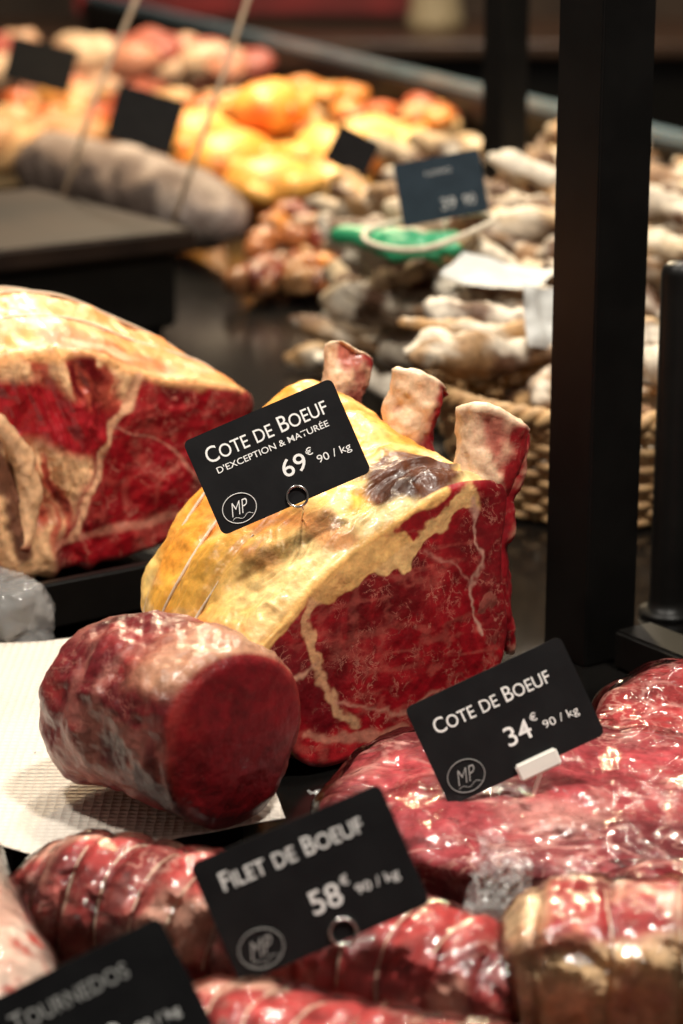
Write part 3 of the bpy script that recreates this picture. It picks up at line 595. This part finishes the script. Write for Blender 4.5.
def card(center,roll,kind,yaw=0,pitch=74,size=(.0856,.054),mat=None,foot=None,scl=1):
    Mx=Matrix.Translation(center)@Matrix.Rotation(math.radians(yaw),4,'Z')@Matrix.Rotation(math.radians(pitch),4,'X')@Matrix.Rotation(math.radians(roll),4,'Z')@Matrix.Scale(scl,4)
    e=empty('price_card',Mx); w,h=size; r=.0035
    poly=[]
    for cx,cy,a0 in ((w/2-r,h/2-r,0),(-w/2+r,h/2-r,90),(-w/2+r,-h/2+r,180),(w/2-r,-h/2+r,270)):
        for k in range(7): a=math.radians(a0+k*15); poly.append((cx+r*math.cos(a),cy+r*math.sin(a)))
    prism('card_panel',poly,-.0004,.0004,mat or M['card'],e)
    def logo(cx,cy,rr,ink):
        curve_tube('logo_ring',[(cx+rr*1.12*math.cos(a),cy+rr*.95*math.sin(a),.0007) for a in np.linspace(0,2*math.pi,48,endpoint=False)],.00020,ink,e,True)
        text_mesh('logo_text','MP',rr*1.30,rr*.85,cx,cy+rr*.05,ink,e,shear=.5,bold=-.012)
        curve_tube('logo_flourish',[(cx-rr*.7+rr*1.4*k/20,cy-rr*.58+rr*.10*math.sin(k*.5),.0007) for k in range(21)],.00012,ink,e)
    if kind=='main':
        text_mesh('title','Cote de Boeuf',.069,.0088,.0,.0150,M['ink'],e,caps=True,bold=.004)
        text_mesh('subtitle',"D'EXCEPTION & MATURÉE",.064,.0043,.0,.0062,M['ink'],e,bold=.006)
        text_mesh('price','69',.0135,.0096,.0065,-.0075,M['ink'],e,bold=.006); text_mesh('euro','€',.0038,.0042,.0165,-.0040,M['ink'],e,bold=.01)
        text_mesh('unit','90 / kg',.0190,.0055,.0285,-.0105,M['ink'],e,bold=.0)
        logo(-.0290,-.0170,.0082,M['ink'])
    elif kind in('34','58'):
        ink=M['ink']
        text_mesh('title','Cote de Boeuf' if kind=='34' else 'Filet de Boeuf',.063,.0080,-.002,.0120 if kind=='34' else .0150,ink,e,caps=True,bold=.004)
        text_mesh('price',kind,.0135,.0100,.0035,-.0080,ink,e,bold=.006); text_mesh('euro','€',.0038,.0042,.0135,-.0040,ink,e,bold=.01)
        text_mesh('unit','90 / kg',.0190,.0055,.0260,-.0105,ink,e,bold=.0)
        logo(-.0290,-.0165,.0085,M['ink2'])
    elif kind=='tour':
        text_mesh('title','Tournedos',.052,.0080,-.004,.0145,M['ink2'],e,caps=True,bold=.004)
        text_mesh('price','62',.0135,.0100,.0025,-.0080,M['ink'],e,bold=.01); text_mesh('unit','90 / kg',.0190,.0055,.0240,-.0105,M['ink'],e)
        logo(-.0290,-.0165,.0085,M['ink2'])
    elif kind=='back':
        text_mesh('title','LOMO',.022,.004,0,.014,M['ink2'],e); text_mesh('price','39',.012,.010,.004,-.014,M['ink2'],e); text_mesh('price','90',.010,.009,.022,-.014,M['ink2'],e)
    inv=Mx.inverted()
    if kind in('main','58','tour'):
        rr=.0055; cx,cy=.0016 if kind=='main' else .005,-.0235
        curve_tube('clip_ring',[(cx+rr*math.cos(a),cy+rr*math.sin(a),.0014) for a in np.linspace(0,2*math.pi,48,endpoint=False)],.0007,M['steel'],e,True)
        curve_tube('clip_ring_back',[(cx+rr*math.cos(a),cy+rr*math.sin(a),-.0014) for a in np.linspace(0,2*math.pi,48,endpoint=False)],.0007,M['steel'],e,True)
        if foot:
            f=inv@Vector(foot); curve_tube('clip_pin',[(cx,cy-rr,-.0014),(cx,cy-rr-.002,-.002),tuple(f)],.0006,M['steel'],e)
    if kind=='34':
        b=box('clip_body',(.006,-.0265,.0015),(.0225,.0090,.005),mat=M['wplast'],bev=.001,rotz=0); b.parent=e
        curve_tube('clip_pin',[(.006,-.030,0),tuple(inv@Vector(foot))],.0012,M['wplast'],e)
    if kind in('back','blank') and foot:
        f=inv@Vector(foot); curve_tube('clip_pin',[(0,-h/2,-.0005),tuple(f)],.0009,M['steel'],e)
    return e
card((-.0341,1.2385,.1752),23.4,'main',foot=(-.022,1.275,.128))
card((.0790,1.0968,.0803),25.0,'34',foot=(.090,1.090,.034),scl=.97)
card((-.0130,.9189,.0766),23.3,'58',foot=(-.005,.935,.045))
card((-.0951,.8398,.0545),26.9,'tour',foot=(-.085,.87,.02),scl=.952)
card((.0843,2.046,.199),12,'back',yaw=-8,pitch=74,size=(.074,.054),mat=M['cardblue'],foot=(.095,2.10,.10))
card((-.260,3.219,.117),-12,'blank',yaw=-20,size=(.10,.075),foot=(-.26,3.25,.03))
card((.013,2.98,.106),-20,'blank',yaw=-30,size=(.065,.05),foot=(.015,3.0,.002))
card((-.473,3.846,.128),-10,'blank',yaw=-20,size=(.12,.07),foot=(-.473,3.87,.02))

# ------------------------------------------------------------ SCALE + STICKS
def scale():
    e=empty('counter_scale')
    fc=np.array([-.143,2.38,0])
    w,d=.42,.34
    c=fc-BX*w/2-AX*d/2
    box('scale_body',(c[0],c[1],.047),(w-.03,d-.03,.075),rotz=TH,mat=M['black'],bev=.004,parent=e)
    box('scale_plate',(c[0],c[1],.098),(w,d,.022),rotz=TH,mat=simple('scale_plate_steel',(.008,.005,.004),rough=.5,metal=.0,col2=(.022,.013,.009),nscale=6,spec=.10),bev=.003,parent=e)
    for sx in(-1,1):
        for sy in(-1,1):
            q=c+BX*sx*(w/2-.04)+AX*sy*(d/2-.04); box('scale_foot',(q[0],q[1],.006),(.03,.03,.012),rotz=TH,mat=M['black'],bev=.002,parent=e)
scale()
V,F=tube([(-.169,2.42,.109),(-.14,2.425,.19),(-.093,2.447,.327),(-.05,2.46,.46)],.0026,14); mkmesh('serving_stick',V,F,[M['tubew']])
V,F=tube([(-.300,2.60,.109),(-.265,2.62,.21),(-.2275,2.647,.297),(-.17,2.66,.43)],.0028,14); mkmesh('serving_stick',V,F,[M['tubew']])

# ------------------------------------------------------------ BACKGROUND FOOD
BC=(.200,1.80)
def dry(mb,x,y,zz,a,L,r,tl,k,pal):
    dx,dy=math.cos(a)*L/2,math.sin(a)*L/2
    V,F=capsule((x-dx,y-dy,max(r,zz+tl)),(x+dx,y+dy,max(r,zz-tl)),r,bend=random.gauss(0,.014),side=(-math.sin(a),math.cos(a),.1),n=34,N=22,taper=random.choice([0,.4,.7]),power=random.choice([1.0,1.3,2.0]))
    V=V+normals(V,F)*(fbm(V*42+k,4)*.012+ridge(V*70+k,3)*.003)[:,None]
    q=fbm(V*30+k*3,4); b=pal[k%len(pal)]
    c=np.tile(np.array(b),(len(V),1)); c=mixc(c,(.09,.04,.02),sstep(-.06,.3,q)); c=mixc(c,(.70,.62,.50),sstep(.03,.33,fbm(V*40+k,4))*.85)
    V[:,2]=np.maximum(V[:,2],.002); mb.add(V,F,c,.2)
PAL=[(.44,.34,.23),(.54,.46,.36),(.26,.15,.07),(.62,.55,.45),(.42,.24,.10),(.48,.33,.18),(.22,.12,.06)]
def sausage_pile():
    mb=MB()
    lay=[(.020,64,.0,.55,1.95,3.5),(.050,64,.02,.52,1.98,3.5),(.080,60,.03,.50,2.0,3.3),(.108,50,.04,.46,2.02,3.1),(.132,30,.05,.42,2.02,2.75),(.155,14,.14,.40,2.25,2.55)]
    k=0
    for z0,n,x0,x1,y0,y1 in lay:
        for _ in range(n):
            for tr in range(40):
                x=random.uniform(x0,x1); y=random.uniform(y0,y1)
                if x>railx(y)-.10: continue
                if x<.02+max(0,y-2.5)*.16: continue
                if z0>.100+(2.9-y)*.09: continue
                if math.hypot(x-.168,y-2.505)<.07: continue
                if math.hypot(x-BC[0],y-BC[1])<.215: continue
                break
            else: continue
            a=-TH+random.gauss(-.35,.42); L=random.uniform(.13,.24); r=random.uniform(.010,.019)
            dry(mb,x,y,z0+random.uniform(-.004,.01),a,L,r,random.gauss(0,.020),k,PAL); k+=1
    mb.build('dry_sausage_pile',[M['pale']])
sausage_pile()
def basket():
    e=empty('wicker_basket'); mb=MB(); cx,cy=BC; ns=44; a=np.linspace(0,2*math.pi,264,endpoint=False)
    for k in range(11):
        z=.006+k*.0072; R=.105+.0022*k
        r=R+.0032*np.cos(ns/2*a+k*math.pi); pts=np.stack([cx+r*np.cos(a),cy+r*np.sin(a),np.full(len(a),z)],1); pts=np.vstack([pts,pts[:1]])
        V,F=tube(pts,.0036,8,False); mb.add(V,F)
    for k in range(ns):
        al=2*math.pi*k/ns; V,F=tube([(cx+.105*math.cos(al),cy+.105*math.sin(al),.003),(cx+.129*math.cos(al),cy+.129*math.sin(al),.086)],.0028,8); mb.add(V,F)
    for off in(0,math.pi):
        p=np.stack([cx+(.130+.004*np.cos(30*a+off))*np.cos(a),cy+(.130+.004*np.cos(30*a+off))*np.sin(a),.087+.004*np.sin(30*a+off)],1); p=np.vstack([p,p[:1]]); V,F=tube(p,.0045,8,False); mb.add(V,F)
    V,F=tube([(cx,cy,.002),(cx,cy,.006)],[.104,.104],60); mb.add(V,F)
    mb.build('basket_weave',[M['wicker']],e)
    mb=MB()
    for k in range(34):
        an=random.uniform(0,6.28); rr=random.uniform(0,.075); a=-TH+random.gauss(-.2,.6)
        dry(mb,cx+rr*math.cos(an),cy+rr*math.sin(an),.03+.0026*k,a,random.uniform(.09,.15),random.uniform(.010,.016),random.gauss(0,.008),k,PAL)
    for k in range(5):
        an=random.uniform(2.2,3.6); dry(mb,cx+.10*math.cos(an),cy+.10*math.sin(an),.108+.004*k,an+random.gauss(0,.4),.12,.012,-.004,k,PAL)
    mb.build('basket_sausages',[M['pale']],e)
basket()
def greens():
    e=empty('green_net_bag')
    V,F=superblob((.066,2.03,.150),(.044,.022,.013),-.35,nu=60,nv=30,e=.8,ez=.7,amp=.016,sc=28,seed=3); mkmesh('net',V,F,[M['green']],parent=e)
    V,F=superblob((.018,2.09,.150),(.030,.010,.008),-.6,nu=40,nv=20,e=.8,ez=.8,amp=.008,sc=25,seed=5); mkmesh('net_end',V,F,[M['green']],parent=e)
    a=np.linspace(0,2*math.pi,60,endpoint=False)
    curve_tube('cord',[(.074+.052*math.cos(t)+.01*math.sin(2*t),2.02+.045*math.sin(t),.166+.010*math.sin(t+1)) for t in a],.0026,M['cord'],e,True)
    def sheet(name,c,s,rot,seed):
        n=20; g=np.linspace(-.5,.5,n); X,Y=np.meshgrid(g,g); X=X.ravel();Y=Y.ravel()
        P=np.stack([X*s[0],Y*s[1],.006*fbm(np.stack([X*3,Y*3,X*0+seed],1),2)+.01*X*X],1); R=np.array(Euler(rot).to_matrix())
        mkmesh(name,P@R.T+np.asarray(c),[(i*n+j,i*n+j+1,(i+1)*n+j+1,(i+1)*n+j) for i in range(n-1) for j in range(n-1)],[M['sheet']])
    sheet('paper_label',(.155,1.79,.138),(.046,.050),(1.0,.2,.5),1)
    sheet('paper_label',(.128,1.95,.142),(.085,.045),(.25,.1,-.5),4)
greens()
def chicken(mb,c,sc,yaw,col):
    ca,sa=math.cos(yaw),math.sin(yaw)
    def add(V,F,k=0):
        V=np.asarray(V)*sc; W=V.copy(); W[:,0]=V[:,0]*ca-V[:,1]*sa; W[:,1]=V[:,0]*sa+V[:,1]*ca; V=W+np.asarray(c)
        q=fbm(V*22+k,4); cc=np.tile(np.array(col),(len(V),1)); cc=mixc(cc,np.array(col)*np.array([1.05,1.25,1.7]),sstep(0,.35,q)); cc=mixc(cc,np.array(col)*np.array([.85,.45,.3]),sstep(.1,.45,fbm(V*18+k+8,3)))
        mb.add(V,F,cc,.1)
    V,F=superblob((0,0,.045),(.075,.055,.045),0,nu=48,nv=30,e=1,ez=1,amp=.006,sc=18,seed=1); V[:,1]*=1-.25*(V[:,0]/.075); add(V,F)
    for sg in(-1,1):
        V,F=capsule((.01,sg*.045,.045),(.075,sg*.030,.055),.022,n=20,N=18,taper=.35); add(V,F,2)
        V,F=capsule((.07,sg*.030,.055),(.115,sg*.018,.062),.009,n=14,N=12); add(V,F,3)
        V,F=capsule((-.05,sg*.050,.05),(-.01,sg*.064,.035),.012,n=14,N=12); add(V,F,4)
mb=MB()
cols=[(.80,.40,.08),(.84,.50,.15),(.80,.34,.06),(.83,.46,.12)]
for i,(x,y,s,yw) in enumerate([(-.20,3.50,1.05,.3),(-.07,3.50,1.0,1.9),(-.15,3.30,1.0,.8),(-.01,3.33,1.0,2.6),(-.09,3.13,.85,.2),(.04,3.50,.95,.9),(-.10,3.40,.9,1.2),(-.02,3.17,.75,2)]):
    chicken(mb,(x,y,.004 if i!=6 else .07),s,yw,cols[i%4])
mb.build('poultry_pile',[M['poultry']])
mb=MB()
OC=[(.66,.24,.05),(.55,.13,.04),(.72,.36,.11),(.40,.09,.04),(.70,.46,.22),(.5,.3,.14)]
for i in range(80):
    y=random.uniform(3.70,4.02); x=random.uniform(-.55,railx(y)-.06)
    V,F=superblob((x,y,random.uniform(.02,.075)),(random.uniform(.025,.045),.028,.020),random.uniform(0,3),nu=30,nv=20,e=.9,ez=.9,amp=.014,sc=25,seed=i); V[:,2]=np.maximum(V[:,2],.002)
    mb.add(V,F,random.choice(OC),.3)
for i in range(26):
    y=random.uniform(3.58,3.70); x=random.uniform(.12,max(.13,railx(y)-.06))
    V,F=superblob((x,y,random.uniform(.02,.08)),(random.uniform(.025,.04),.03,.020),random.uniform(0,3),nu=30,nv=20,e=.9,ez=.9,amp=.014,sc=25,seed=i+300); V[:,2]=np.maximum(V[:,2],.002)
    mb.add(V,F,random.choice(OC),.3)
mb.build('marinated_meat_pile',[M['fillet']])
mb=MB()
for i in range(90):
    y=random.uniform(4.25,4.8); x=random.uniform(-.80,railx(y)-.08); h=random.uniform(.02,.10 if y<4.6 else .07)
    V,F=superblob((x,y,h),(random.uniform(.04,.07),.04,.03),random.uniform(0,3),nu=30,nv=20,e=.9,ez=.9,amp=.018,sc=22,seed=i+40); V[:,2]=np.maximum(V[:,2],.002)
    mb.add(V,F,random.choice([(.50,.22,.14),(.42,.12,.08),(.56,.34,.22),(.32,.08,.06),(.6,.42,.28)]),.6)
mb.build('pork_pile',[M['fillet']])
mb=MB()
for i in range(150):
    x=random.uniform(-.11,.01); y=random.uniform(2.54,2.95); h=.015+.06*random.random()*(1-abs((y-2.75)/.25))
    x+=max(0,y-2.5)*.08; q=random.uniform(.7,1.25)
    V,F=superblob((x,y,max(.014,h)),(.016*q,.011*q,.010*q),random.uniform(0,3),nu=18,nv=12,e=.6,ez=.6,amp=.014,sc=60,seed=i); V[:,2]=np.maximum(V[:,2],.002)
    mb.add(V,F,random.choice([(.28,.05,.02),(.20,.035,.015),(.38,.13,.04),(.55,.20,.03),(.14,.03,.015),(.34,.17,.07),(.20,.08,.03),(.10,.03,.015)]),.0)
mb.build('diced_meat_pile',[M['fillet']])
V,F=capsule((-.42,3.22,.060),(-.125,2.75,.056),.050,bend=.02,n=80,N=50,side=(.5,.8,0),taper=.1); V=V+normals(V,F)*(fbm(V*20,4)*.012+ridge(V*40,3)*.003)[:,None]; V[:,2]=np.maximum(V[:,2],.001)
q=fbm(V*16,4); c=mixc(np.tile(np.array([.16,.115,.095]),(len(V),1)),(.30,.24,.21),sstep(-.1,.3,q)); mkmesh('cured_sausage',V,F,[M['pale']],c,np.full(len(V),.3))
mb=MB()
for i in range(20):
    x=random.uniform(-.66,-.36); y=random.uniform(3.32,3.58)
    V,F=superblob((x,y,random.uniform(.03,.07)),(random.uniform(.05,.08),.045,.035),random.uniform(0,3),nu=36,nv=22,e=.9,ez=.8,amp=.012,sc=18,seed=i+90)
    V[:,2]=np.maximum(V[:,2],.002)
    mb.add(V,F,random.choice([(.42,.24,.10),(.34,.17,.07),(.50,.34,.17)]),.2)
mb.build('terrine_pile',[M['pale']])

# ------------------------------------------------------------ LIGHTS
def area(name,loc,tgt,size,power,col):
    l=bpy.data.lights.new(name,'AREA'); l.shape='DISK'; l.size=size; l.energy=power; l.color=col
    o=bpy.data.objects.new(name,l); scene.collection.objects.link(o); o.location=loc
    o.rotation_euler=(Vector(tgt)-Vector(loc)).to_track_quat('-Z','Y').to_euler()
area('ceiling_lamp_key',(.45,.70,1.70),(.02,1.2,.05),.16,33,(1,.94,.84))
area('ceiling_lamp_left',(-.65,1.0,1.7),(-.1,1.2,.05),.16,21,(1,.93,.82))
area('ceiling_lamp_back',(.1,2.0,1.75),(0,1.7,.05),.16,19,(1,.90,.75))
area('ceiling_lamp_sausage',(.35,2.75,1.7),(.25,2.6,.05),.2,17,(1,.90,.76))
area('ceiling_lamp_poultry',(-.15,3.5,1.5),(-.08,3.38,.05),.2,56,(1,.78,.46))
area('ceiling_lamp_far',(-.35,4.6,1.8),(-.35,4.3,.05),.3,36,(1,.82,.60))
area('shop_lamp',(0.4,6.0,2.0),(0,6.6,.0),.6,22,(1,.85,.7))
wd=bpy.data.worlds.new('World'); scene.world=wd; wd.use_nodes=True
wd.node_tree.nodes['Background'].inputs[0].default_value=(1,.86,.74,1); wd.node_tree.nodes['Background'].inputs[1].default_value=.09

# ------------------------------------------------------------ CAMERA
cd=bpy.data.cameras.new('Camera'); cam=bpy.data.objects.new('Camera',cd); scene.collection.objects.link(cam); scene.camera=cam
cam.location=(0,0,.5); cam.rotation_euler=(math.radians(74),0,0)
cd.sensor_fit='HORIZONTAL'; cd.sensor_width=24; cd.lens=85; cd.clip_start=.05
cd.dof.use_dof=True; cd.dof.focus_distance=1.29; cd.dof.aperture_fstop=6.8
